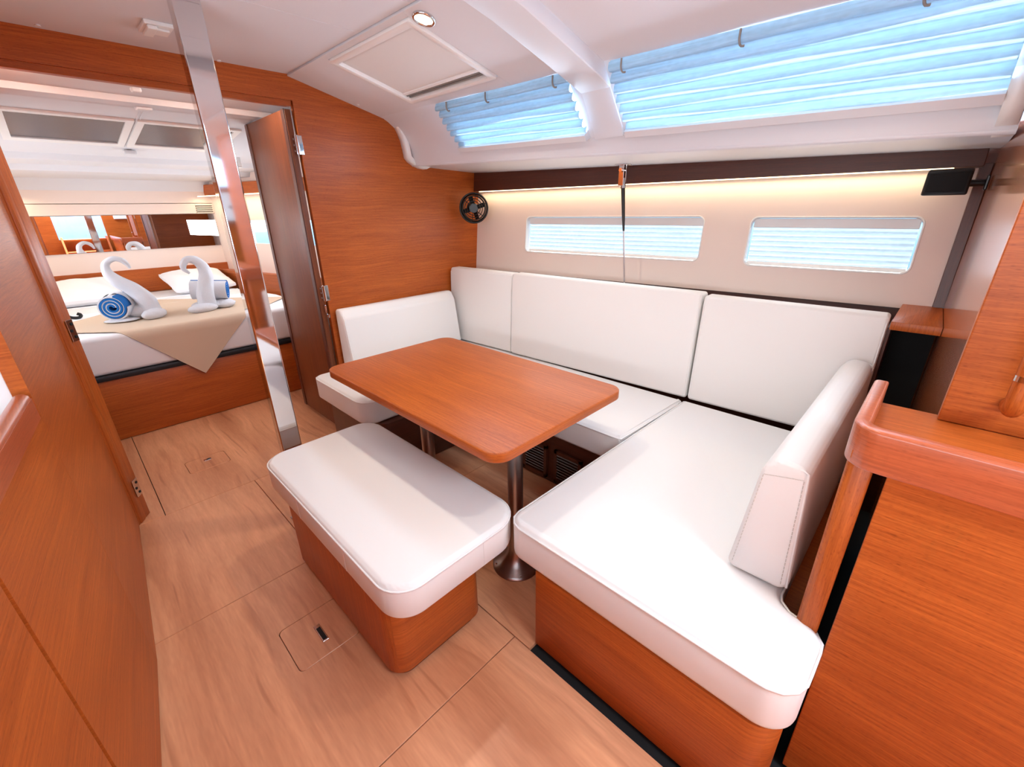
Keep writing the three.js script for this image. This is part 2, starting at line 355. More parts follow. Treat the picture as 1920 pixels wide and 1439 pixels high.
// dark rail under the side deck with the lamp strip behind its lower edge
struct('trim_4', hullGeo(box(-0.03, 2.64, 0.545, 0.7, 0.0, 0.045, 0.003)), M.woodDark, { grain: 'z' });
{
  const l = thing('led_strip', 'thin warm lamp strip glowing under the dark rail above the hull windows', 'lamp', hp(1.3, 0.54, 0.01).toArray());
  part('led_light', hullGeo(box(0.05, 2.56, 0.541, 0.545, 0.034, 0.041, 0.001)), M.led, l);
  const r = new THREE.RectAreaLight(new THREE.Color(1, 0.76, 0.46), 24, 2.5, 0.012);
  r.position.copy(hp(1.3, 0.536, 0.04)); r.lookAt(hp(1.3, -0.4, 0.0)); scene.add(r);
}

// ------------------------------------------------------------------ ceiling
const cm = (() => { const ex = V(1, (1.905 - 2.035) / (1.605 - 1.083), 0).normalize(), ez = V(0, 0, 1), ey = ez.clone().cross(ex); return new THREE.Matrix4().makeBasis(ex, ey, ez).setPosition(1.083, 2.035, 0); })();
const onSlope = (g) => g.applyMatrix4(cm);        // local x down the slope, y up through the panel, z aft
const SL = 0.5379;
{
  const c = structGroup('ceiling');
  const seam = 0.0015;
  const hatchL = 0.028, hatchR = 0.475;
  const xp = 0.017;
  for (const [x0, x1, za, zb] of [[xp, 1.083, Z0, -1.868 - seam], [xp, 1.083, -1.868 + seam, -1.51], [xp, 1.083, -1.508, 0.72], [xp, 0.2, 0.72, 1.9], [0.92, 1.083, 0.72, 1.9]]) part('ceiling_panel', box(x0 + seam, x1 - (x1 === 1.083 ? 0.0004 : seam), 2.043, 2.06, za, zb, 0.001), M.ceiling, c);
  for (const [za, zb] of [[Z0, -2.215], [-1.57, 1.9]]) part('ceiling_panel', onSlope(box(0.0004, SL + 0.09, 0, 0.016, za, zb, 0.001)), M.ceiling, c);
  part('ceiling_panel', onSlope(box(0.0004, hatchL, 0, 0.016, -2.215, -1.57, 0)), M.ceiling, c);
  part('ceiling_panel', onSlope(box(hatchR, SL + 0.09, 0, 0.016, -2.215, -1.57, 0)), M.ceiling, c);
  // port half, mirrored, out of the picture
  part('ceiling_panel', hexa([V(xp, 2.035, Z0), V(xp, 2.035, 1.9), V(-0.56, 1.891, 1.9), V(-0.56, 1.891, Z0)], [V(xp, 2.05, Z0), V(xp, 2.05, 1.9), V(-0.56, 1.906, 1.9), V(-0.56, 1.906, Z0)]), M.ceiling, c);
  part('deck', [box(-2, 1.62, 2.066, 2.1, -5.7, 0.72, 0), box(-2, 3, 2.1, 2.13, -5.7, -2.66, 0), box(-2, 0.2, 2.066, 2.1, 0.72, 1.95, 0), box(0.92, 3, 2.066, 2.1, 0.72, 1.95, 0), box(1.4, 3, 2.066, 2.1, 0.05, 0.72, 0), box(0.2, 0.92, 2.066, 2.1, 1.7, 1.95, 0)], M.white, c);
  const bits = [[0.2, -2.576], [0.78, -2.6]];
  for (const [x, z] of bits) part('screw_cap', cyl(0.009, 0.007, 0.006, [x, 2.041, z], [0, 1, 0], 16), M.whiteTrim, c);
  part('screw_cap', cyl(0.008, 0.006, 0.006, [1.43, slope(1.43) - 0.002, -2.575], [0.24, 0.97, 0], 16), M.whiteTrim, c);
}
{
  const t = thing('deck_hatch', 'square deck hatch in the sloping ceiling with a drawn grey-white roller screen', 'hatch', [1.33, 1.97, -1.89]);
  const x0 = 0.03, x1 = 0.472, za = -2.213, zb = -1.572, w = 0.032;
  const ring = roundPoly([[x0, -zb, 0.012], [x1, -zb, 0.012], [x1, -za, 0.012], [x0, -za, 0.012]]);
  ring.holes.push(roundPoly([[x0 + w, -zb + w, 0.01], [x1 - w * 0.8, -zb + w, 0.01], [x1 - w * 0.8, -za - w, 0.01], [x0 + w, -za - w, 0.01]], THREE.Path));
  const flat = (s, d, b) => onSlope(extrude(s, d, b, 2).rotateX(-Math.PI / 2));
  part('frame', onSlope(extrude(ring, 0.026, 0.004, 2).rotateX(-Math.PI / 2).translate(0, -0.012, 0)), M.whiteTrim, t);
  part('screen', onSlope(box(x0 + w, x1 - 0.075, 0.004, 0.008, za + w, zb - w, 0.001)), M.shade, t);
  part('pull_bar', onSlope(box(x1 - 0.08, x1 - 0.062, -0.002, 0.012, za + w, zb - w, 0.003)), M.whiteTrim, t);
  part('track', [onSlope(box(x1 - 0.058, x1 - 0.05, 0.0, 0.012, za + w, zb - w, 0.001)), onSlope(box(x1 - 0.04, x1 - 0.034, 0.0, 0.012, za + w, zb - w, 0.001))], M.greyLine, t);
  part('backing', onSlope(box(x0, x1, 0.012, 0.016, za, zb, 0)), M.white, t);
}
function downlight(x, z, label, power, level = false) {
  const y = level ? (x < -0.5 ? 1.94 : 2.043) : slope(x), nx = level ? 0 : 0.2417, ny = level ? 1 : 0.9704, at = (d) => [x - nx * d, y - ny * d, z];
  const d = thing('downlight', label, 'lamp', at(0));
  part('bezel', new THREE.TorusGeometry(0.036, 0.006, 12, 40).rotateX(Math.PI / 2).applyQuaternion(new THREE.Quaternion().setFromUnitVectors(V(0, 1, 0), V(nx, ny, 0))).translate(...at(0.004)), M.chrome, d);
  part('lamp_lens', cyl(0.031, 0.031, 0.006, at(0.002), [nx, ny, 0], 32), M.lens, d);
  const s = new THREE.SpotLight(new THREE.Color(1, 0.87, 0.72), power, 0, 1.25, 0.5, 2);
  s.position.set(...at(0.012)); s.target.position.set(...at(1.4)); s.target.position.x = x; s.castShadow = true; s.shadow.radius = 2;
  scene.add(s, s.target);
}
downlight(1.141, -1.524, 'small round lit ceiling spotlight at the corner of the square hatch', 2.4);
downlight(1.141, -0.3, 'round ceiling spotlight above the aft bench, out of the picture', 1.6);
{
  const t = thing('door_catch', 'small white plastic door catch on the ceiling behind the polished post', 'catch', [0.5, 2.043, -2.31]);
  part('plate', box(0.46, 0.55, 2.03, 2.043, -2.37, -2.25, 0.003), M.whiteTrim, t);
  part('latch', [box(0.47, 0.5, 2.018, 2.03, -2.36, -2.26, 0.003), box(0.5, 0.54, 2.022, 2.03, -2.34, -2.28, 0.003)], M.whiteTrim, t);
}

// ------------------------------------------------------------------ forward bulkhead with the double doorway
{
  const s = new THREE.Shape();
  [[-1.75, 0], [-0.06, 0], [-0.06, 1.93], [1.088, 1.93], [1.088, 0], [2.38, 0], [2.38, 1.665], [1.82, 1.675], [1.775, 1.69], [1.735, 1.70], [1.722, 1.74], [1.712, 1.80], [1.676, 1.868], [1.645, 1.905], [1.56, 1.95], [1.083, 2.05], [-1.75, 2.05]].forEach(([x, y], i) => (i ? s.lineTo(x, y) : s.moveTo(x, y)));
  s.closePath();
  struct('wall_forward', extrude(s, 0.035).translate(0, 0, Z0 - 0.035), M.wood, { grain: 'x' });
  struct('trim_5', [box(-0.06, 1.086, 1.905, 1.945, Z0 - 0.05, Z0 - 0.012, 0.004)], M.wood, { grain: 'x' });
  // door leaf folded back into the cabin on the starboard side
  const d = thing('cabin_door', 'brown cabin door, its backlit shade painted in, standing open beside the wood bulkhead, chrome hinges on its edge', 'door', [1.06, 0.03, -2.66]);
  part('leaf', prism([[0, 0.03], [0.03, 0.03], [0.03, 1.892], [0, 1.892]], [1.046, 0, -3.27], [1, 0, 0], 0.63, 0.003), M.woodBacklit, d, { grain: 'y' });
  part('edge_band', [box(1.041, 1.048, 0.03, 1.894, -3.275, -3.235, 0.003), box(1.041, 1.048, 0.03, 1.894, -2.685, -2.645, 0.003)], M.woodDark, d, { grain: 'y' });
  for (const y of [1.727, 0.945]) {
    const h = part('hinge', [box(1.062, 1.067, y - 0.045, y + 0.045, -2.655, -2.614, 0.001), cyl(0.007, 0.007, 0.09, [1.074, y, -2.612], [0, 1, 0], 16), box(1.078, 1.1, y - 0.045, y + 0.045, -2.617, -2.613, 0.001)], M.chrome, d);
    part('screw', [-0.028, 0, 0.028].map((k) => cyl(0.005, 0.005, 0.003, [1.061, y + k, -2.636], [1, 0, 0], 12)), M.steel, h);
  }
  part('lock_bolt', [box(1.06, 1.07, 0.83, 0.875, -2.64, -2.612, 0.002), cyl(0.008, 0.008, 0.02, [1.074, 0.81, -2.612], [0, 1, 0], 12)], M.chrome, d);
  const p = thing('cabin_door', 'brown cabin door at left folded open along the forward cabin passage', 'door', [-0.04, 0.03, -2.66]);
  part('leaf', box(-0.062, -0.026, 0.03, 1.91, -3.25, -2.64, 0.003), M.wood, p, { grain: 'y' });
  for (const y of [0.955, 0.17, 1.73]) {
    const turn = (g) => g.rotateY(Math.atan2(0.845, 0.535)).translate(-0.0285, y, -2.5485);
    const h = part('hinge', turn(box(-0.019, 0.019, -0.045, 0.045, 0, 0.004, 0.0012)), M.chrome, p);
    for (const k of [-0.027, 0, 0.027]) part('screw', turn(cyl(0.0065, 0.0065, 0.003, [k === 0 ? -0.006 : 0.006, k, 0.0045], [0, 0, 1], 12)), M.black, h);
  }
}
// port partition beside the doorway, slightly askew, with its jamb
const gx = (z) => -0.134 - (z < -1.565 ? 0.071 : 0.121) * (z + 1.565);
{
  const y1 = 2.045;
  const wall = (za, zb, y0, yy, th) => hexa([V(gx(za), y0, za), V(gx(zb), y0, zb), V(gx(zb) - th, y0, zb), V(gx(za) - th, y0, za)], [V(gx(za), yy, za), V(gx(zb), yy, zb), V(gx(zb) - th, yy, zb), V(gx(za) - th, yy, za)]);
  const w = structGroup('wall_port_partition');
  part('panel', wall(-2.5, -1.565, 0.012, y1, 0.03), M.wood, w, { grain: 'z' });
  const jamb = (pts) => slab(pts, 0, y1, 0.003, 2);
  part('jamb', jamb([[-0.07, -2.488, 0.004], [-0.017, -2.572, 0.008], [-0.017, -2.61, 0.004], [-0.08, -2.63], [-0.115, -2.5]]), M.wood, w, { grain: 'y' });
  part('jamb_rib', jamb([[-0.0585, -2.5, 0.003], [-0.0395, -2.53, 0.003], [-0.046, -2.536], [-0.066, -2.505]]), M.wood, w, { grain: 'y' });
}

// ------------------------------------------------------------------ galley along the port side
{
  const t = thing('galley_cabinet', 'long brown galley counter at the left edge with a raised reddish lip and white worktop', 'cabinet', [-0.3, 0, -0.2]);
  const face = (za, zb, y0, y1, o = 0, th = 0.02) => hexa([V(gx(za) + o, y0, za), V(gx(zb) + o, y0, zb), V(gx(zb) + o - th, y0, zb), V(gx(za) + o - th, y0, za)], [V(gx(za) + o, y1, za), V(gx(zb) + o, y1, zb), V(gx(zb) + o - th, y1, zb), V(gx(za) + o - th, y1, za)]);
  part('plinth', face(-1.56, 1.6, 0, 0.06, -0.012), M.black, t);
  const cuts = [-1.56, -0.97, -0.3, 0.4, 1.0, 1.6];
  for (let i = 0; i < 5; i++) part('front_panel', face(cuts[i] + (i ? 0.007 : -0.004), cuts[i + 1] - 0.007, 0.012, 0.925), M.wood, t, { grain: 'z' });
  part('carcass', face(-1.55, 1.6, 0.06, 0.92, -0.022, 0.5), M.black, t);
  part('worktop', face(-1.56, 1.6, 0.925, 0.945, -0.03, 0.8), M.white, t);
  part('raised_lip', [face(-1.55, 1.6, 0.925, 0.98, 0.002, 0.036), tube([V(gx(-1.55) - 0.016, 0.98, -1.55), V(gx(0) - 0.016, 0.98, 0), V(gx(1.6) - 0.016, 0.98, 1.6)], 0.0165, 8, 12)], M.rail, t, { grain: 'z' });
}

struct('wall_galley', box(-1.34, gx(-1.6) - 0.034, 0.0, 1.6, -1.64, -1.585, 0.002), M.white);
// ------------------------------------------------------------------ polished post
{
  const t = thing('polished_post', 'tall mirror-polished rectangular steel post between the doorway and the dinette', 'post', [0.52, 0, -1.955]);
  part('post', box(0.482, 0.565, 0.004, 2.043, -1.985, -1.93, 0.006, 4), M.chrome, t);
  part('foot_plate', box(0.46, 0.587, 0, 0.006, -2.008, -1.908, 0.003), M.steel, t);
}

// ------------------------------------------------------------------ dinette: the built-in bases
{
  const t = thing('dinette_base', 'brown wooden U-shaped bench base under the white dinette cushions', 'bench', [1.5, 0, -1.3]);
  const y0 = 0.004, y1 = 0.327;
  part('aft_bench', slab([[0.79, -0.695, 0.012], [1.56, -0.695], [2.0, -0.695], [2.0, 0.0], [0.79, 0.0, 0.07]], y0, y1, 0.003), M.wood, t, { grain: 'z' });
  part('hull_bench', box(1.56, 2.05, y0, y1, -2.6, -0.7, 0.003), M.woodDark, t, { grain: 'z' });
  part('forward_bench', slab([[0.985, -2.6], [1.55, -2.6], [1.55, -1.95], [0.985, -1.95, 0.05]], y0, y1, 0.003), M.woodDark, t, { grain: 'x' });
  for (const [za, zb] of [[-1.445, -1.275], [-1.222, -1.05]]) {
    const d = part('louvred_door', [box(1.542, 1.558, 0.03, 0.225, za, za + 0.018, 0.001), box(1.542, 1.558, 0.03, 0.225, zb - 0.018, zb, 0.001), box(1.542, 1.558, 0.03, 0.05, za, zb, 0.001), box(1.542, 1.558, 0.205, 0.225, za, zb, 0.001)], M.woodDark, t);
    for (let k = 0; k < 9; k++) part('slat', box(-0.0015, 0.0015, -0.009, 0.009, za + 0.018, zb - 0.018, 0.001).rotateZ(0.75).translate(1.549, 0.06 + 0.0168 * k, 0), std(0x8a8684, 0.5), d);
  }
}
// cushions: a body with soft edges, a welt round the top and stitching
function seatCushion(label, pts, y0, y1, o = {}) {
  const cx = pts.reduce((a, p) => a + p[0], 0) / pts.length, cz = pts.reduce((a, p) => a + p[1], 0) / pts.length;
  const t = thing('seat_cushion', label, 'cushion', [cx, y0, cz], 'white dinette seat cushions');
  part('cover', slab(pts, y0, y1, 0.022, 5, [], 14), M.hide, t, { grain: 'x' });
  const loop = roundPoly(pts.map(([x, z, r]) => [x, -z, r])).getPoints(14).map((p) => V(p.x, y1 - 0.012, -p.y));
  part('welt', tube(loop, 0.0035, loop.length * 2, 6, true, 0), M.hide, t);
  return t;
}
seatCushion('large white seat cushion with a curved free end nearest the camera, right of the table', [[0.786, -0.815, 0.06], [2.06, -0.79], [2.06, -0.09], [1.03, -0.09, 0.05], [1.008, 0.019, 0.05], [0.786, 0.013, 0.075]], 0.328, 0.472);
seatCushion('white seat cushion along the hull side behind the table', [[1.497, -2.6], [2.06, -2.6], [2.06, -0.797, 0.01], [1.497, -0.822, 0.01]], 0.328, 0.47);
seatCushion('short white seat cushion beside the wood bulkhead at the far end of the table', [[0.907, -2.602, 0.05], [1.493, -2.602], [1.493, -1.985], [0.907, -1.985, 0.085]], 0.328, 0.47);
function backCushion(label, profile, origin, dir, len, bevel = 0.014) {
  const mid = V(...origin).addScaledVector(V(...dir).normalize().cross(V(0, 1, 0)), len / 2);
  const t = thing('back_cushion', label, 'cushion', [mid.x, profile[0][1], mid.z], 'white dinette back cushions');
  part('cover', prism(profile, origin, dir, len, bevel, 5, 10), M.hide, t, { grain: 'x' });
  // welts run along the front edge of both ends and across the top
  const ex = V(...dir).normalize(), ez = ex.clone().cross(V(0, 1, 0));
  const ring = (s) => profile.map(([a, y]) => V(...origin).addScaledVector(ex, a).add(V(0, y, 0)).addScaledVector(ez, s));
  const shrink = (pts) => { const c = pts.reduce((p, q) => p.add(q), V(0, 0, 0)).multiplyScalar(1 / pts.length); return pts.map((p) => p.clone().lerp(c, 0.07)); };
  for (const s of [0.006, len - 0.006]) { const r = shrink(ring(s)); part('welt', tube([r[0], r[0].clone().lerp(r[1], 0.5), r[1], r[1].clone().lerp(r[2], 0.5), r[2]], 0.0035, 30, 6, false, 0.1), M.hide, t); }
  return t;
}
{
  const k = 0.047, n = Math.hypot(1, k), dir = [1 / n, 0, -k / n], xb = (z) => 1.984 + (z + 2.61) * 0.04;
  const prof = (top) => [[0, 0.476, 0.02], [0.032, top, 0.018], [0.125, top, 0.02], [0.12, 0.476, 0.02]];
  backCushion('narrow white back cushion in the corner between the wood bulkhead and the hull', prof(1.003), [xb(-2.6), 0, -2.6], dir, 0.605);
  backCushion('wide white back cushion in the middle of the hull side, below the steel rod', prof(1.008), [xb(-1.987) - 0.004, 0, -1.987], dir, 1.2);
  backCushion('white back cushion at the aft end of the hull side, beside the little shelf', prof(1.0), [xb(-0.778), 0, -0.778], dir, 0.682);
}
backCushion('low wedge-shaped white back cushion against the wood bulkhead at the far end of the table', [[0, 0.478, 0.03], [0.05, 0.80, 0.06], [0.085, 0.852, 0.03], [0.15, 0.845, 0.02], [0.15, 0.478, 0.02]], [1.11, 0, -2.452], [0, 0, -1], 0.85);
{
  // aft back cushion: the front faces forward, so the profile is laid out toward the table
  const t = backCushion('wedge-shaped white back cushion nearest the camera with a stitched end panel', [[0, 0.478, 0.03], [0.02, 0.835, 0.035], [0.09, 0.84, 0.035], [0.118, 0.8, 0.05], [0.15, 0.478, 0.02]], [1.06, 0, -0.08], [0, 0, -1], 0.99);
  const e = [[-0.098, 0.5], [-0.108, 0.808], [-0.19, 0.79], [-0.215, 0.5]].map(([z, y]) => V(1.0585, y, z));
  for (let i = 0; i < 3; i++) for (let k = 0; k < 26; k++) {
    const a = e[i].clone().lerp(e[i + 1], (k + 0.15) / 26), b = e[i].clone().lerp(e[i + 1], (k + 0.75) / 26);
    if (k === 0 && i === 0) t.userData.stitches = [];
    t.userData.stitches.push(bar(a.toArray(), b.toArray(), 0.0011, 5));
  }
  part('stitching', t.userData.stitches, M.thread, t); delete t.userData.stitches;
}
// ------------------------------------------------------------------ dining table
{
  const t = thing('dining_table', 'rectangular brown wooden dinette table with rounded corners on two steel legs', 'table', [1.1, 0, -1.4]);
  part('tabletop', slab([[0.753, -1.99, 0.065], [1.482, -1.99, 0.065], [1.482, -0.812, 0.065], [0.753, -0.812, 0.065]], 0.675, 0.71, 0.004, 3), M.wood, t, { grain: 'z' });
  for (const z of [-0.99, -1.575]) {
    const l = part('leg', cyl(0.03, 0.03, 0.62, [1.013, 0.365, z], [0, 1, 0], 40), M.steel, t);
    part('foot_flange', new THREE.LatheGeometry([[0.1, 0], [0.1, 0.004], [0.092, 0.012], [0.07, 0.028], [0.05, 0.048], [0.036, 0.075], [0.031, 0.1], [0.03, 0.12]].map((p) => new THREE.Vector2(...p)), 48).translate(1.013, 0, z), M.steel, l);
    for (const a of [0.6, 2.2, 3.7, 5.3]) part('screw', cyl(0.004, 0.004, 0.004, [1.013 + 0.088 * Math.cos(a), 0.016, z + 0.088 * Math.sin(a)], [0, 1, 0], 10), M.chrome, l);
  }
  for (const z of [-0.99, -1.575]) part('mounting_plate', box(0.9, 1.13, 0.66, 0.676, z - 0.09, z + 0.09, 0.003), M.black, t);
}
// ------------------------------------------------------------------ stool
{
  const t = thing('stool', 'long box stool with a brown wooden base and a thick white cushion in the aisle', 'stool', [0.58, 0, -1.3]);
  part('plinth', slab([[0.4, -1.675, 0.04], [0.73, -1.675, 0.04], [0.73, -0.92, 0.04], [0.4, -0.92, 0.05]], 0.001, 0.03, 0.001, 1), M.woodDark, t);
  part('base', slab([[0.384, -1.69, 0.045], [0.745, -1.69, 0.045], [0.745, -0.905, 0.045], [0.384, -0.905, 0.06]], 0.026, 0.347, 0.003), M.wood, t, { grain: 'x' });
  const P = [[0.366, -1.825, 0.09], [0.862, -1.825, 0.09], [0.862, -0.806, 0.11], [0.366, -0.806, 0.09]];
  const c = part('cushion', slab(P, 0.342, 0.462, 0.02, 5, [], 16), M.hide, t);
  const loop = roundPoly(P.map(([x, z, r]) => [x, -z, r])).getPoints(16).map((p) => V(p.x, 0.449, -p.y));
  part('welt', tube(loop, 0.0032, loop.length * 2, 6, true, 0), M.hide, c);
  for (const [x, z] of [[0.366, -1.1], [0.68, -0.806], [0.366, -1.46]]) part('seam', bar([x, 0.36, z], [x, 0.445, z], 0.0018, 6), M.hide, c);
}

// ------------------------------------------------------------------ aft starboard corner: end panel, bulkhead, chart table, tall cabinet
struct('trim_6', slab([[1.0, -0.045, 0.035], [1.27, -0.045], [1.27, 0.0], [1.0, 0.0, 0.004]], 0.004, 0.922, 0.002), M.wood, { grain: 'x' });
struct('wall_aft', slab([[2.75, 0.03], [1.292, 0.0735], [1.292, 0.105], [2.75, 0.07]], 0.0, 2.1, 0.001, 1), M.woodGloss, { grain: 'x' });
struct('trim_7', [hullGeo(box(2.632, 2.668, 0.0, 0.56, -0.01, 0.012, 0.002))], M.woodDark, { grain: 'y' });
{
  const t = thing('chart_table', 'reddish-brown chart table with a raised rounded rim at the right edge', 'cabinet', [1.1, 0, 0.6]);
  part('front_panel', box(0.985, 1.005, 0.004, 0.93, 0.021, 1.6, 0.002), M.wood, t, { grain: 'z' });
  part('carcass', box(1.01, 1.285, 0.01, 0.92, 0.03, 1.6, 0), M.black, t);
  const ring = roundPoly([[0.965, 0.0525, 0.05], [0.965, -1.6], [0.995, -1.6], [0.995, 0.026, 0.022], [1.29, 0.026], [1.29, 0.0525, 0.01]]);
  part('raised_rim', extrude(ring, 0.086, 0.007, 4, 14).rotateX(-Math.PI / 2).translate(0, 0.922, 0), M.rail, t, { grain: 'z' });
  part('tray', box(0.98, 1.288, 0.935, 0.953, -0.04, 1.6, 0.001), M.wood, t, { grain: 'z' });
}
{
  const t = thing('tall_cabinet', 'tall wooden cabinet side rising from the chart table with a round wooden grab rail', 'cabinet', [1.3, 0.953, 0.45]);
  part('side_panel', box(1.253, 1.285, 0.954, 2.0, 0.071, 0.85, 0.003), M.wood, t, { grain: 'z' });
  const r = part('grab_rail', tube([V(1.25, 1.018, 0.162), V(1.21, 1.022, 0.162), V(1.196, 1.042, 0.161), V(1.196, 1.09, 0.16), V(1.196, 1.262, 0.158), V(1.196, 1.49, 0.156)], 0.0155, 40, 14), M.wood, t, { grain: 'y' });
  part('collar', cyl(0.0166, 0.0166, 0.011, [1.196, 1.09, 0.16], [0, 1, 0], 20), M.chrome, r);
}
{
  const t = thing('corner_shelf', 'small brown wooden shelf in the corner beside the aft back cushion', 'shelf', [2.3, 0.955, -0.03]);
  part('board', slab([[2.1, -0.092, 0.004], [2.53, -0.092], [2.545, 0.035], [2.1, 0.048]], 0.955, 0.986, 0.002), M.wood, t, { grain: 'x' });
  part('niche_shade', box(2.3, 2.32, 0.4, 0.953, -0.09, 0.04, 0), M.black, t);  // black panel paints in the darkness of the hollow under the shelf
  part('side_board', box(2.14, 2.32, 0.4, 0.954, -0.1, -0.088, 0.001), M.woodDark, t, { grain: 'y' });
}
{
  const t = thing('loudspeaker', 'small black loudspeaker on a bracket under the dark rail in the aft corner', 'speaker', [2.42, 1.415, -0.07]);
  part('housing', prism([[-0.05, 1.416, 0.004], [-0.032, 1.498, 0.02], [0.03, 1.512, 0.03], [0.052, 1.45, 0.03], [0.045, 1.416, 0.012]], [2.41, 0, -0.136], [1, 0, 0], 0.125, 0.006, 3), M.plastic, t);
  part('grille', prism([[-0.052, 1.428], [-0.0375, 1.49], [-0.036, 1.49], [-0.05, 1.428]], [2.408, 0, -0.126], [1, 0, 0], 0.105, 0.0005), M.black, t);
  part('pale_mark', box(2.362, 2.366, 1.43, 1.438, -0.118, -0.098, 0.001), M.steel, t);  // small pale steel mark low on the speaker front
  part('bracket', [bar([2.42, 1.455, -0.02], [2.43, 1.455, 0.03], 0.012, 14), box(2.4, 2.46, 1.43, 1.48, 0.026, 0.036, 0.004)], M.plastic, t);
}
// ------------------------------------------------------------------ tie rod and fan
{
  const x = 2.25, t = thing('tie_rod', 'thin dark steel tie rod under a chrome fork before the long hull window', 'rod', [x, 1.0, -1.33]);
  part('rod', bar([x, 0.93, -1.292], [x, 1.5, -1.352], 0.0045, 12), M.steel, t);
  part('sleeve', new THREE.LatheGeometry([[0.0055, 0], [0.0085, 0.06], [0.0105, 0.2], [0.011, 0.25]].map((p) => new THREE.Vector2(...p)), 16).applyQuaternion(new THREE.Quaternion().setFromUnitVectors(V(0, 1, 0), V(0, 0.57, -0.06).normalize())).translate(x, 1.27, -1.328), M.plastic, t);
  part('fork', [box(x - 0.016, x - 0.01, 1.5, 1.6, -1.375, -1.345, 0.002), box(x + 0.01, x + 0.016, 1.5, 1.6, -1.375, -1.345, 0.002), cyl(0.015, 0.011, 0.05, [x, 1.512, -1.354], [0, 1, -0.1], 20), cyl(0.008, 0.008, 0.05, [x, 1.575, -1.36], [1, 0, 0], 16), cyl(0.012, 0.012, 0.006, [x - 0.02, 1.575, -1.36], [1, 0, 0], 6)], M.chrome, t);
  part('deck_plate', box(x - 0.03, x + 0.03, 1.598, 1.606, -1.395, -1.325, 0.002), M.chrome, t);
}
{
  const c = V(2.165, 1.402, -2.48), n = V(-0.72, -0.03, 0.69).normalize(), q = new THREE.Quaternion().setFromUnitVectors(V(0, 0, 1), n);
  const pose = (g) => g.applyQuaternion(q).translate(c.x, c.y, c.z);
  const t = thing('cabin_fan', 'small round black cabin fan with a wire guard in the corner by the wood bulkhead', 'fan', c.toArray());
  part('housing', pose(new THREE.CylinderGeometry(0.098, 0.085, 0.035, 40, 1, true).rotateX(Math.PI / 2).translate(0, 0, -0.02)), M.plastic, t);
  const ring = (r, z, w) => pose(new THREE.TorusGeometry(r, w, 8, 48).translate(0, 0, z));
  part('guard', [ring(0.097, 0, 0.0055), ring(0.078, 0.008, 0.0028), ring(0.062, 0.012, 0.0028), ring(0.046, 0.015, 0.0028), ring(0.08, -0.04, 0.003), ...[0, 1, 2, 3, 4, 5].map((k) => { const a = k * Math.PI / 3 + 0.35; return pose(bar([0.025 * Math.cos(a), 0.025 * Math.sin(a), 0.018], [0.097 * Math.cos(a), 0.097 * Math.sin(a), 0.001], 0.0028, 6)); })], M.plastic, t);
  part('hub', pose(new THREE.CylinderGeometry(0.03, 0.033, 0.06, 32).rotateX(Math.PI / 2).translate(0, 0, -0.012)), M.plastic, t);
  for (let k = 0; k < 4; k++) part('blade', pose(box(0.02, 0.078, -0.018, 0.018, -0.001, 0.001, 0.0009).rotateX(0.6).rotateZ((k * Math.PI) / 2 + 0.3).translate(0, 0, -0.016)), M.plastic, t);
  part('bracket', [bar([c.x + 0.03, c.y, c.z - 0.03], [c.x + 0.09, c.y + 0.005, c.z - 0.128], 0.012, 14), cyl(0.03, 0.03, 0.014, [c.x + 0.09, c.y + 0.005, -2.613], [0, 0, 1], 24)], M.plastic, t);
}

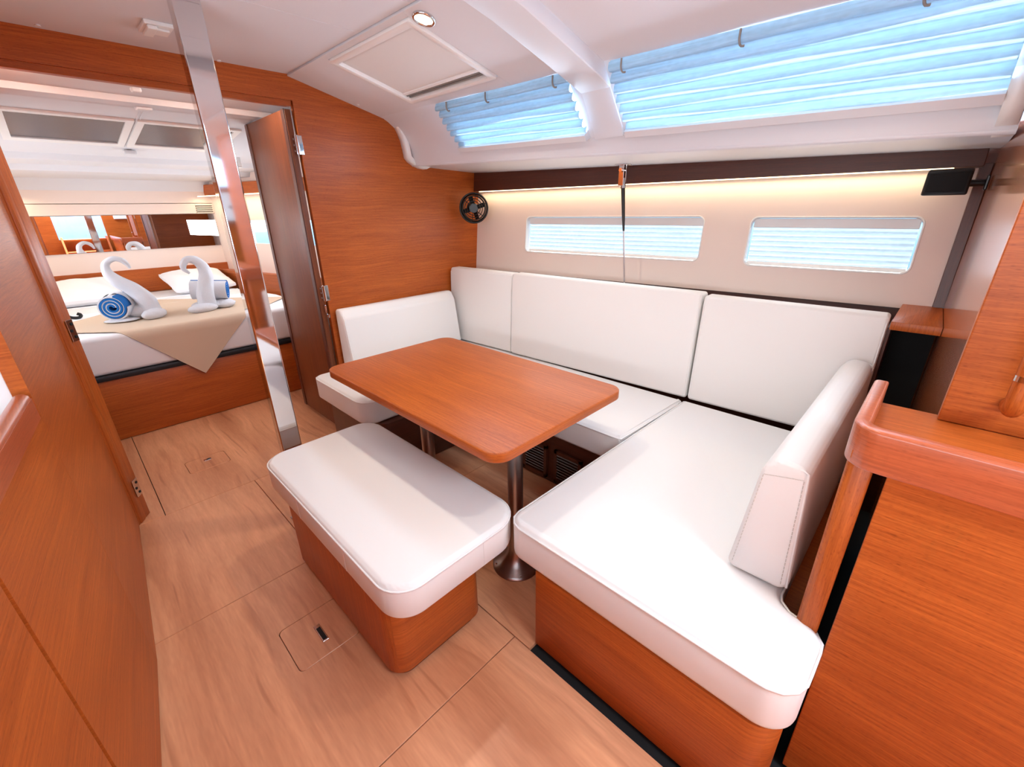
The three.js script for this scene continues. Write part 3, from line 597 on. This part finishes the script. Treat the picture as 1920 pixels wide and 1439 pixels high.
// ------------------------------------------------------------------ forward cabin shell
{
  const side = (f) => [[-2.66, 1.86], [-3.4, 1.78], [-4.2, 1.6], [-4.9, 1.42], [-5.55, 1.28]].map(([z, x]) => [f(x), z]);
  const sheet = (f, d, y0, y1, th = 0.02) => { const p = side(f), s = f(1) > 0.55 ? 1 : -1, o = p.map(([x, z]) => [x - s * d, z]), b = p.map(([x, z]) => [x - s * (d - th), z]).reverse(); return slab([...o, ...b].map(([x, z]) => [x, z]), y0, y1, 0); };
  const st = (x) => x, po = (x) => 1.1 - x;
  const winS = [-4.55, -3.5];
  for (const [nm, f, k] of [['wall_cabin_starboard', st, 8], ['wall_cabin_port', po, 10]]) {
    const w = structGroup(nm);
    part('lining', [sheet(f, 0, 0, 1.12), sheet(f, 0, 1.33, 2.0), (() => { const a = f(1.6), b = f(1.28), c = f(1.42), s = Math.sign(f(1) - 0.55); return hexa([V(c, 1.12, -4.9), V(b, 1.12, -5.55), V(b + s * 0.02, 1.12, -5.55), V(c + s * 0.02, 1.12, -4.9)], [V(c, 1.33, -4.9), V(b, 1.33, -5.55), V(b + s * 0.02, 1.33, -5.55), V(c + s * 0.02, 1.33, -4.9)]); })(), (() => { const a = f(1.86), b = f(1.78), s = Math.sign(f(1) - 0.55); return hexa([V(a, 1.12, -2.66), V(b, 1.12, -3.4), V(b + s * 0.02, 1.12, -3.4), V(a + s * 0.02, 1.12, -2.66)], [V(a, 1.33, -2.66), V(b, 1.33, -3.4), V(b + s * 0.02, 1.33, -3.4), V(a + s * 0.02, 1.33, -2.66)]); })()], M.lining, w);
    part('side_shelf', sheet(f, 0.13, 0.6, 0.845, 0.13), M.wood, w, { grain: 'z' });
    part('shelf_lip', sheet(f, 0.14, 0.835, 0.862, 0.03), M.wood, w, { grain: 'z' });
    part('side_rail', sheet(f, 0.05, 1.56, 1.66, 0.05), M.wood, w, { grain: 'z' });
    const g = structGroup('window_' + k);
    part('pane', [sheet(f, -0.012, 1.1, 1.35, 0.006)], M.glass, g);
    const sg = nm.endsWith('port') ? 1 : -1, A = V(f(1.76), 1.225, -3.45), B = V(f(1.44), 1.225, -4.85), C = A.clone().add(B).multiplyScalar(0.5), n = V(sg * 1.4, 0, 0.32 * -1).normalize();
    const r = new THREE.RectAreaLight(new THREE.Color(0.95, 0.98, 1.04), 13, A.distanceTo(B), 0.19); r.position.copy(C).addScaledVector(n, 0.02); r.lookAt(C.clone().addScaledVector(n, 1)); scene.add(r);
  }
  struct('wall_bow', [box(-0.5, 1.6, 0, 2.1, -5.62, -5.57, 0), box(-0.3, 1.4, 0, 1.088, -5.56, -5.53, 0), box(-0.3, 1.4, 1.4, 1.492, -5.56, -5.5, 0.004)], M.lining);
  struct('wall_bow_upper', extrude((() => { const s = new THREE.Shape(); s.moveTo(-0.3, 1.496); s.lineTo(1.4, 1.496); s.lineTo(1.4, 1.625); s.quadraticCurveTo(0.55, 1.69, -0.3, 1.625); s.closePath(); return s; })(), 0.05, 0.004).translate(0, 0, -5.55), M.lining);
  struct('trim_8', box(-0.3, 1.4, 0.7, 0.915, -5.54, -5.505, 0.004), M.wood, { grain: 'x' });
  const m = thing('wall_mirror', 'long horizontal mirror strip on the cream wall above the bed', 'mirror', [0.55, 1.09, -5.51]);
  part('glass', box(-0.3, 1.285, 1.09, 1.397, -5.53, -5.512, 0.001), M.mirror, m);
  for (const [x0, side_] of [[1.137, 'right'], [-0.19, 'left']]) {
    const v = thing('air_vent', side_ === 'right' ? 'dark slotted air vent above the right end of the mirror strip' : 'dark slotted air vent by the door jamb, above the left end of the mirror', 'vent', [x0 + 0.07, 1.4, -5.5]);
    part('backing', box(x0, x0 + 0.142, 1.403, 1.482, -5.5, -5.497, 0), M.black, v);
    for (let k = 0; k < 5; k++) part('slat', box(x0, x0 + 0.142, 1.4 + k * 0.018, 1.41 + k * 0.018, -5.498, -5.488, 0.002), M.lining, v);
  }
  // stepped, moulded ceiling that comes down toward the bow
  const prof = [[-2.655, 1.995], [-2.79, 1.985], [-2.8, 1.947], [-3.04, 1.934], [-3.05, 1.908], [-3.12, 1.903], [-3.14, 1.918], [-3.18, 1.905], [-3.4, 1.884], [-4.05, 1.812], [-4.42, 1.785], [-4.44, 1.748], [-4.72, 1.738], [-4.74, 1.70], [-5.46, 1.69], [-5.5, 1.60]];
  const sh = new THREE.Shape(); prof.forEach(([z, y], i) => (i ? sh.lineTo(-z, y) : sh.moveTo(-z, y))); sh.lineTo(5.6, 1.66); sh.lineTo(5.6, 2.08); sh.lineTo(2.655, 2.08); sh.closePath();
  const c = structGroup('ceiling_cabin');
  part('moulding', extrude(sh, 2.9).applyMatrix4(new THREE.Matrix4().makeBasis(V(0, 0, -1), V(0, 1, 0), V(1, 0, 0)).setPosition(-0.9, 0, 0)), M.ceiling, c);
  const ln = (z) => 1.884 + ((z + 3.4) * (1.812 - 1.884)) / (-4.05 + 3.4);
  const tilt = (x0, x1, za, zb, d, t) => hexa([V(x0, ln(za) - d - t, za), V(x1, ln(za) - d - t, za), V(x1, ln(zb) - d - t, zb), V(x0, ln(zb) - d - t, zb)], [V(x0, ln(za) - d, za), V(x1, ln(za) - d, za), V(x1, ln(zb) - d, zb), V(x0, ln(zb) - d, zb)]);
  part('centre_strip', [tilt(0.533, 0.541, -3.16, -4.05, 0, 0.004), tilt(0.548, 0.556, -3.16, -4.05, 0, 0.004)], M.ceiling, c);
  part('knuckle', [box(0.505, 0.575, 1.89, 1.92, -3.16, -3.11, 0.01), box(0.47, 0.51, 1.925, 1.955, -2.92, -2.88, 0.01), box(0.53, 0.6, 1.775, 1.8, -4.16, -4.1, 0.01), box(0.55, 0.63, 1.725, 1.745, -4.8, -4.74, 0.01)], M.ceiling, c);
  for (const [x0, x1, side_] of [[0.03, 0.49, 'left'], [0.572, 1.02, 'right']]) {
    const h = thing('roof_hatch', side_ === 'left' ? 'grey screened roof hatch over the bed, the one left of the centre seam' : 'grey screened roof hatch over the bed, partly behind the polished post', 'hatch', [(x0 + x1) / 2, 1.84, -3.67], 'roof hatches over the bed');
    part('frame', [tilt(x0 - 0.035, x1 + 0.035, -3.385, -3.42, -0.002, 0.014), tilt(x0 - 0.035, x1 + 0.035, -3.93, -4.0, -0.002, 0.014), tilt(x0 - 0.035, x0, -3.42, -3.93, -0.002, 0.014), tilt(x1, x1 + 0.035, -3.42, -3.93, -0.002, 0.014)], M.whiteTrim, h);
    part('screen', tilt(x0, x1, -3.42, -3.93, -0.001, 0.006), M.tinted, h);
  }
  const v = thing('cabin_vent', 'small grey ventilation box high in the forward cabin beside the open door', 'vent', [1.21, 1.8, -4.2]);
  part('box', box(1.13, 1.25, 1.735, 1.822, -4.23, -4.18, 0.006), M.shade, v);
  part('lower_lip', box(1.13, 1.25, 1.727, 1.735, -4.235, -4.175, 0.003), M.whiteTrim, v);
}
for (const [x, side_] of [[0.1, 'port'], [0.78, 'starboard']]) {  // unseen lamps added to brighten the forward cabin
  const l = thing('added_cabin_lamp', 'added round ceiling lamp to brighten the cabin, behind the door head on the ' + side_ + ' side, hidden in the picture', 'lamp', [x, 1.99, -2.73]);
  part('lamp_lens', cyl(0.04, 0.04, 0.006, [x, 1.984, -2.73], [0, 1, 0], 28), M.lens, l);
  const s = new THREE.PointLight(new THREE.Color(1, 0.9, 0.78), 0.7); s.position.set(x, 1.965, -2.73); s.castShadow = true; s.shadow.radius = 2; scene.add(s);
}
for (const [f, side_] of [[(x) => x, 'starboard'], [(x) => 1.1 - x, 'port']]) {
  const a = V(f(1.5), 1.555, -4.3), b = V(f(1.2), 1.555, -5.45), mid = a.clone().add(b).multiplyScalar(0.5), sgn = side_ === 'port' ? 1 : -1;
  const l = thing('led_strip', 'warm lamp strip under the ' + side_ + ' cabin rail above the berth', 'lamp', mid.toArray());
  part('led_light', bar(a.clone().add(V(sgn * 0.03, 0, 0)).toArray(), b.clone().add(V(sgn * 0.03, 0, 0)).toArray(), 0.004, 6), M.led, l);
  const r = new THREE.RectAreaLight(new THREE.Color(1, 0.76, 0.45), 34, a.distanceTo(b), 0.02); r.position.copy(mid).add(V(sgn * 0.03, -0.008, 0));
  r.lookAt(mid.clone().add(V(sgn * 0.25, -1, 0))); const d = b.clone().sub(a); scene.add(r);
  r.rotation.set(-Math.PI / 2, 0, 0); r.rotateZ(Math.atan2(-d.z, d.x));
}
// ------------------------------------------------------------------ berth, bedding
{
  const t = thing('berth', 'island berth with a brown wooden base and white mattress in the forward cabin', 'bed', [0.55, 0, -4.6]);
  part('base', slab([[-0.22, -3.66, 0.05], [1.32, -3.66, 0.05], [1.32, -4.35], [1.1, -5.45], [0.0, -5.45], [-0.22, -4.35]], 0.004, 0.425, 0.004), M.wood, t, { grain: 'x' });
  part('edge_trim', slab([[-0.24, -3.648, 0.05], [1.34, -3.648, 0.05], [1.34, -4.35], [1.11, -5.46], [-0.01, -5.46], [-0.24, -4.35]], 0.415, 0.452, 0.006), std(0x14161c, 0.5), t);
  part('mattress', slab([[-0.26, -3.655, 0.09], [1.36, -3.655, 0.09], [1.36, -4.35], [1.12, -5.48, 0.02], [-0.02, -5.48, 0.02], [-0.26, -4.35]], 0.452, 0.7, 0.03, 5), M.sheet, t);
  part('sheet_fold', [bar([-0.18, 0.7, -4.62], [1.27, 0.7, -4.62], 0.004, 8), bar([-0.1, 0.7, -4.98], [1.2, 0.7, -4.98], 0.006, 8)], M.sheet, t);
}
{
  // square cloth laid cornerwise, one corner hanging over the foot of the bed
  const N = 44, rows = [], cx = 0.54, b0 = 0.4, half = 0.79, fz = -3.652, top = 0.706, r = 0.035;
  for (let i = 0; i <= N; i++) {
    const row = [];
    for (let j = 0; j <= N; j++) {
      const p = (i / N) * 2 - 1, q = (j / N) * 2 - 1, a = cx + (half * (p - q)) / 2, b = b0 + (half * (p + q)) / 2;
      const arc = (r * Math.PI) / 2;
      let y, z;
      if (b > 0) { y = top + 0.0025 * Math.sin(a * 9 + b * 6); z = fz - r - b; }
      else if (b > -arc) { const w = -b / r; y = top - r * (1 - Math.cos(w)); z = fz - r + r * Math.sin(w); }
      else { const h = -b - arc; y = top - r - h; z = fz + 0.006 + 0.018 * Math.sin((a - 0.3) * 7) * Math.min(1, h * 4); }
      row.push(V(a, y, z));
    }
    rows.push(row);
  }
  const t = thing('bed_runner', 'beige square cloth laid cornerwise on the bed, its corner hanging over the front', 'cloth', [cx, top, -4]);
  part('cloth', grid(rows), std(0xd3bda6, 0.9, { side: THREE.DoubleSide }), t);
  const e = (i, j) => rows[i][j];
  const edge = [];
  for (let j = 0; j <= N; j += 2) edge.push(e(0, j).clone()); for (let i = 2; i <= N; i += 2) edge.push(e(i, N).clone()); for (let j = N - 2; j >= 0; j -= 2) edge.push(e(N, j).clone()); for (let i = N - 2; i > 0; i -= 2) edge.push(e(i, 0).clone());
  part('hem', tube(edge, 0.0022, 180, 5, true, 0.1), M.runner, t);
}
function pillow(label, c, w, h, d, tilt, turn) {
  const N = 24, g = new THREE.BoxGeometry(2, 2, 2, N, N, 6), p = g.attributes.position;
  for (let i = 0; i < p.count; i++) {
    const x = p.getX(i), y = p.getY(i), z = p.getZ(i), e = (1 - Math.pow(Math.abs(x), 3)) * (1 - Math.pow(Math.abs(y), 3));
    const pull = 1 - 0.05 * (x * x * y * y > 0.2 ? 0 : 1) * 0.5;
    p.setXYZ(i, (x * pull * w) / 2, (y * pull * h) / 2, z * (0.012 + (d / 2) * Math.pow(Math.max(0, e), 0.55)) + 0.006 * Math.sin(x * 7 + y * 5) * e);
  }
  g.computeVertexNormals();
  const t = thing('pillow', label, 'pillow', c, 'white bed pillows');
  part('case', g.rotateX(tilt).rotateY(turn).translate(c[0], c[1], c[2]), M.sheet, t);
  return t;
}
pillow('white pillow behind the right-hand towel swan, leaning on the brown headboard', [0.93, 0.8, -5.18], 0.5, 0.42, 0.13, -1.3, 0.1);
pillow('white pillow behind the left-hand towel swan, beside the door jamb', [0.12, 0.8, -5.18], 0.46, 0.42, 0.13, -1.3, -0.08);
{
  const t = thing('lifting_strap', 'short black looped strap lying on the white bed beside the door jamb', 'strap', [-0.02, 0.71, -4.45]);
  part('strap', tube([V(-0.12, 0.716, -4.45), V(-0.06, 0.735, -4.45), V(-0.02, 0.715, -4.44), V(0.015, 0.71, -4.44), V(0.03, 0.725, -4.45), V(0.012, 0.738, -4.45)], 0.011, 30, 8), M.plastic, t);
}
// towel swans and the blue rolled towels on their backs
function taper(pts, radii, seg = 48, sides = 14, flat = 1) {
  const c = new THREE.CatmullRomCurve3(pts.map((p) => V(...p))), fr = c.computeFrenetFrames(seg, false), rows = [];
  for (let i = 0; i <= seg; i++) {
    const t = i / seg, k = t * (radii.length - 1), a = Math.floor(Math.min(k, radii.length - 2)), r = THREE.MathUtils.lerp(radii[a], radii[a + 1], k - a), p = c.getPoint(t), row = [];
    for (let j = 0; j <= sides; j++) { const w = (j / sides) * Math.PI * 2, rr = r * (1 + 0.05 * Math.sin(w * 5 + t * 12)); row.push(p.clone().addScaledVector(fr.normals[i], Math.cos(w) * rr).addScaledVector(fr.binormals[i], Math.sin(w) * rr * flat)); }
    rows.push(row);
  }
  return grid(rows);
}
const blob = (c, s, turn = 0) => { const g = new THREE.SphereGeometry(1, 28, 20), p = g.attributes.position; for (let i = 0; i < p.count; i++) { const x = p.getX(i), y = p.getY(i), z = p.getZ(i), k = 1 + 0.03 * Math.sin(9 * x + 5 * y) * Math.cos(7 * z); p.setXYZ(i, x * k, Math.max(y, -0.82) * k, z * k); } g.computeVertexNormals(); return g.scale(...s).rotateY(turn).translate(...c); };
function towelSwan(label, base, neck, radii, lobes) {
  const t = thing('towel_swan', label, 'towel', base, 'white swans folded from bath towels');
  part('neck', taper(neck, radii), M.terry, t);
  lobes.forEach(([c, s, turn], i) => part(i ? 'wing' : 'body', blob(c, s, turn), M.terry, t));
}
towelSwan('white towel swan on the left, its curved neck hooking to the right', [0.3, 0.708, -4.1],
  [[0.40, 0.75, -4.06], [0.385, 0.83, -4.07], [0.335, 0.91, -4.1], [0.265, 0.975, -4.12], [0.235, 1.035, -4.13], [0.25, 1.095, -4.13], [0.3, 1.118, -4.12], [0.345, 1.095, -4.11], [0.362, 1.05, -4.11]], [0.062, 0.06, 0.05, 0.042, 0.034, 0.029, 0.024, 0.018, 0.008],
  [[[0.35, 0.752, -4.12], [0.1, 0.056, 0.1], 0.2], [[0.40, 0.738, -3.99], [0.085, 0.038, 0.045], 0.5], [[0.22, 0.716, -4.05], [0.1, 0.012, 0.07], -0.3]]);
towelSwan('white towel swan on the right, its curved neck hooking to the left', [0.77, 0.708, -4.05],
  [[0.74, 0.74, -4.02], [0.745, 0.82, -4.02], [0.765, 0.9, -4.04], [0.785, 0.97, -4.05], [0.775, 1.04, -4.06], [0.73, 1.082, -4.06], [0.68, 1.07, -4.06], [0.655, 1.025, -4.05], [0.685, 0.985, -4.04]], [0.062, 0.058, 0.052, 0.046, 0.04, 0.034, 0.027, 0.02, 0.008],
  [[[0.79, 0.736, -4.08], [0.15, 0.034, 0.1], -0.1], [[0.69, 0.735, -3.95], [0.1, 0.034, 0.045], 0.1], [[0.86, 0.735, -4.02], [0.07, 0.032, 0.05], 0.3]]);
function rolledTowel(label, c, axis, len, R) {
  const q = new THREE.Quaternion().setFromUnitVectors(V(0, 0, 1), V(...axis).normalize());
  const t = thing('rolled_towel', label, 'towel', c, 'blue and white rolled towels');
  const coil = (w, off, turns = 3.2) => {
    const s = new THREE.Shape(), out = [], inn = [], n = 90;
    for (let i = 0; i <= n; i++) { const a = (i / n) * turns * Math.PI * 2, r = 0.012 + off + ((R - 0.016) * i) / n; out.push([Math.cos(a) * (r + w / 2), Math.sin(a) * (r + w / 2)]); inn.unshift([Math.cos(a) * (r - w / 2), Math.sin(a) * (r - w / 2)]); }
    [...out, ...inn].forEach(([x, y], i) => (i ? s.lineTo(x, y) : s.moveTo(x, y))); s.closePath();
    return s;
  };
  const pitch = (R - 0.016) / 3.2;
  const put = (g) => g.applyQuaternion(q).translate(...c);
  part('blue_side', put(extrude(coil(pitch * 0.56, 0), len).translate(0, 0, -len / 2)), M.terryBlue, t, { label: 'blue face of the rolled towel' });
  part('white_side', put(extrude(coil(pitch * 0.44, pitch * 0.5, 3.0), len - 0.004).translate(0, 0, -len / 2)), M.terry, t, { label: 'white face of the rolled towel' });
  part('white_band', put(new THREE.CylinderGeometry(R + 0.004, R + 0.004, len * 0.34, 40, 1, true).rotateX(Math.PI / 2).translate(0, 0, len * -0.02)), M.terry, t);
}
rolledTowel('blue and white rolled towel lying on the back of the left towel swan', [0.235, 0.812, -4.12], [-0.42, -0.02, 0.9], 0.22, 0.082);
rolledTowel('blue and white rolled towel lying on the back of the right towel swan', [0.795, 0.845, -4.1], [0.92, -0.08, 0.38], 0.24, 0.072);

// ------------------------------------------------------------------ rest of the hull behind the camera: port side, companionway
{
  // port coachroof with its own skylight and shade over the galley
  const pt = V(-0.51, 1.903, 0), pb = V(-0.69, 1.72, 0), z = (p, k) => V(p.x, p.y, k);
  const plate = (a, b, za, zb, dx, dy) => hexa([z(a, za), z(a, zb), z(b, zb), z(b, za)], [z(a, za), z(a, zb), z(b, zb), z(b, za)].map((p) => p.clone().add(V(dx, dy, 0))));
  struct('wall_port_coachroof', [plate(pt, pb, Z0, -1.2, -0.03, 0.03), plate(pt, pb, 1.2, 1.88, -0.03, 0.03), plate(pb, V(-0.7, 1.66, 0), Z0, 1.88, -0.03, 0), plate(V(-0.7, 1.66, 0), V(-1.37, 1.62, 0), Z0, 1.88, 0, 0.03)], M.gel);
  struct('wall_port', [box(-1.4, -1.36, 0, 1.12, -2.62, 1.9, 0), box(-1.4, -1.36, 1.4, 1.66, -2.62, 1.9, 0), box(-1.4, -1.36, 1.12, 1.4, -2.62, -1.1, 0), box(-1.4, -1.36, 1.12, 1.4, 1.3, 1.9, 0)], M.white);
  const hw = structGroup('window_11'); part('pane', box(-1.395, -1.39, 1.1, 1.42, -1.12, 1.32, 0), M.glass, hw);
  const hb = thing('pleated_blind', 'pleated blind on the port hull window behind the galley, out of the picture', 'blind', [-1.375, 1.26, 0.1]);
  part('shade', grid(Array.from({ length: 49 }, (_, k) => { const t = k / 48, f = 0.008 * Math.abs(Math.sin(Math.PI * 9 * t)); return [-1.1, 0.1, 1.3].map((zz) => V(-1.38 + f, 1.4 - 0.28 * t, zz)); })), M.blindThin, hb);
  const hr = new THREE.RectAreaLight(new THREE.Color(0.95, 0.98, 1.03), 15, 2.36, 0.26); hr.position.set(-1.35, 1.26, 0.1); hr.lookAt(0, 1.26, 0.1); scene.add(hr);
  const w = structGroup('window_5'); part('pane', plate(pt.clone().add(V(-0.04, 0.04, 0)), pb.clone().add(V(-0.04, 0.04, 0)), -1.2, 1.2, -0.004, 0.004), M.glass, w);
  const b = thing('pleated_blind', 'pleated blind on the port skylight above the galley, out of the picture', 'blind', [-0.6, 1.81, 0]);
  part('shade', grid(Array.from({ length: 49 }, (_, k) => { const t = k / 48, f = 0.012 * Math.abs(Math.sin(Math.PI * 8 * t)); return [-1.2, 0, 1.2].map((zz) => V(pt.x + (pb.x - pt.x) * t + f * 0.7, pt.y + (pb.y - pt.y) * t - f * 0.7, zz)); })), M.blind, b);
  const r = new THREE.RectAreaLight(new THREE.Color(0.92, 0.97, 1.02), 2.4, 2.0, 0.2); r.position.set(-0.55, 1.77, 0.35); r.lookAt(0.16, 1.06, 0.35); scene.add(r);
  struct('wall_companionway', [box(-1.4, 0.2, 0, 2.08, 1.85, 1.9, 0), box(0.95, 1.12, 0, 2.08, 1.85, 1.9, 0), box(1.85, 2.7, 0, 2.08, 1.85, 1.9, 0), box(1.12, 1.85, 0, 1.66, 1.85, 1.9, 0), box(0.2, 0.95, 0, 0.95, 1.85, 1.9, 0)], M.wood, { grain: 'x' });
  const aw = structGroup('window_12'); part('pane', box(1.1, 1.87, 1.65, 2.07, 1.87, 1.876, 0), M.glass, aw);
  const lk = thing('reflected_panel', 'added white panel behind the camera for the pale reflection in the post, out of the picture', 'cabinet', [1.48, 1.3, 1.8]);  // invented white panel, placed to be mirrored in the polished post
  part('door', box(1.14, 1.83, 1.32, 1.6, 1.8, 1.845, 0.006), M.white, lk); part('knob', cyl(0.012, 0.01, 0.02, [1.48, 1.46, 1.79], [0, 0, 1], 16), M.chrome, lk);
  const d = structGroup('window_6'); part('pane', box(0.19, 0.96, 0.94, 2.05, 1.87, 1.876, 0), M.glass, d);
  const s = thing('companionway_steps', 'wooden companionway steps behind the camera, out of the picture', 'steps', [0.57, 0, 1.5]);
  for (let k = 0; k < 4; k++) part('tread', box(0.253, 0.897, 0.24 + 0.23 * k, 0.27 + 0.23 * k, 1.14 + 0.15 * k, 1.36 + 0.15 * k, 0.008), M.wood, s, { grain: 'x' });
  for (const x of [0.22, 0.9]) part('stringer', hexa([V(x, 0, 1.1), V(x + 0.03, 0, 1.1), V(x + 0.03, 0, 1.8), V(x, 0, 1.8)], [V(x, 1.0, 1.62), V(x + 0.03, 1.0, 1.62), V(x + 0.03, 1.0, 1.8), V(x, 1.0, 1.8)]), M.wood, s);
}
renderer.render(scene, camera);
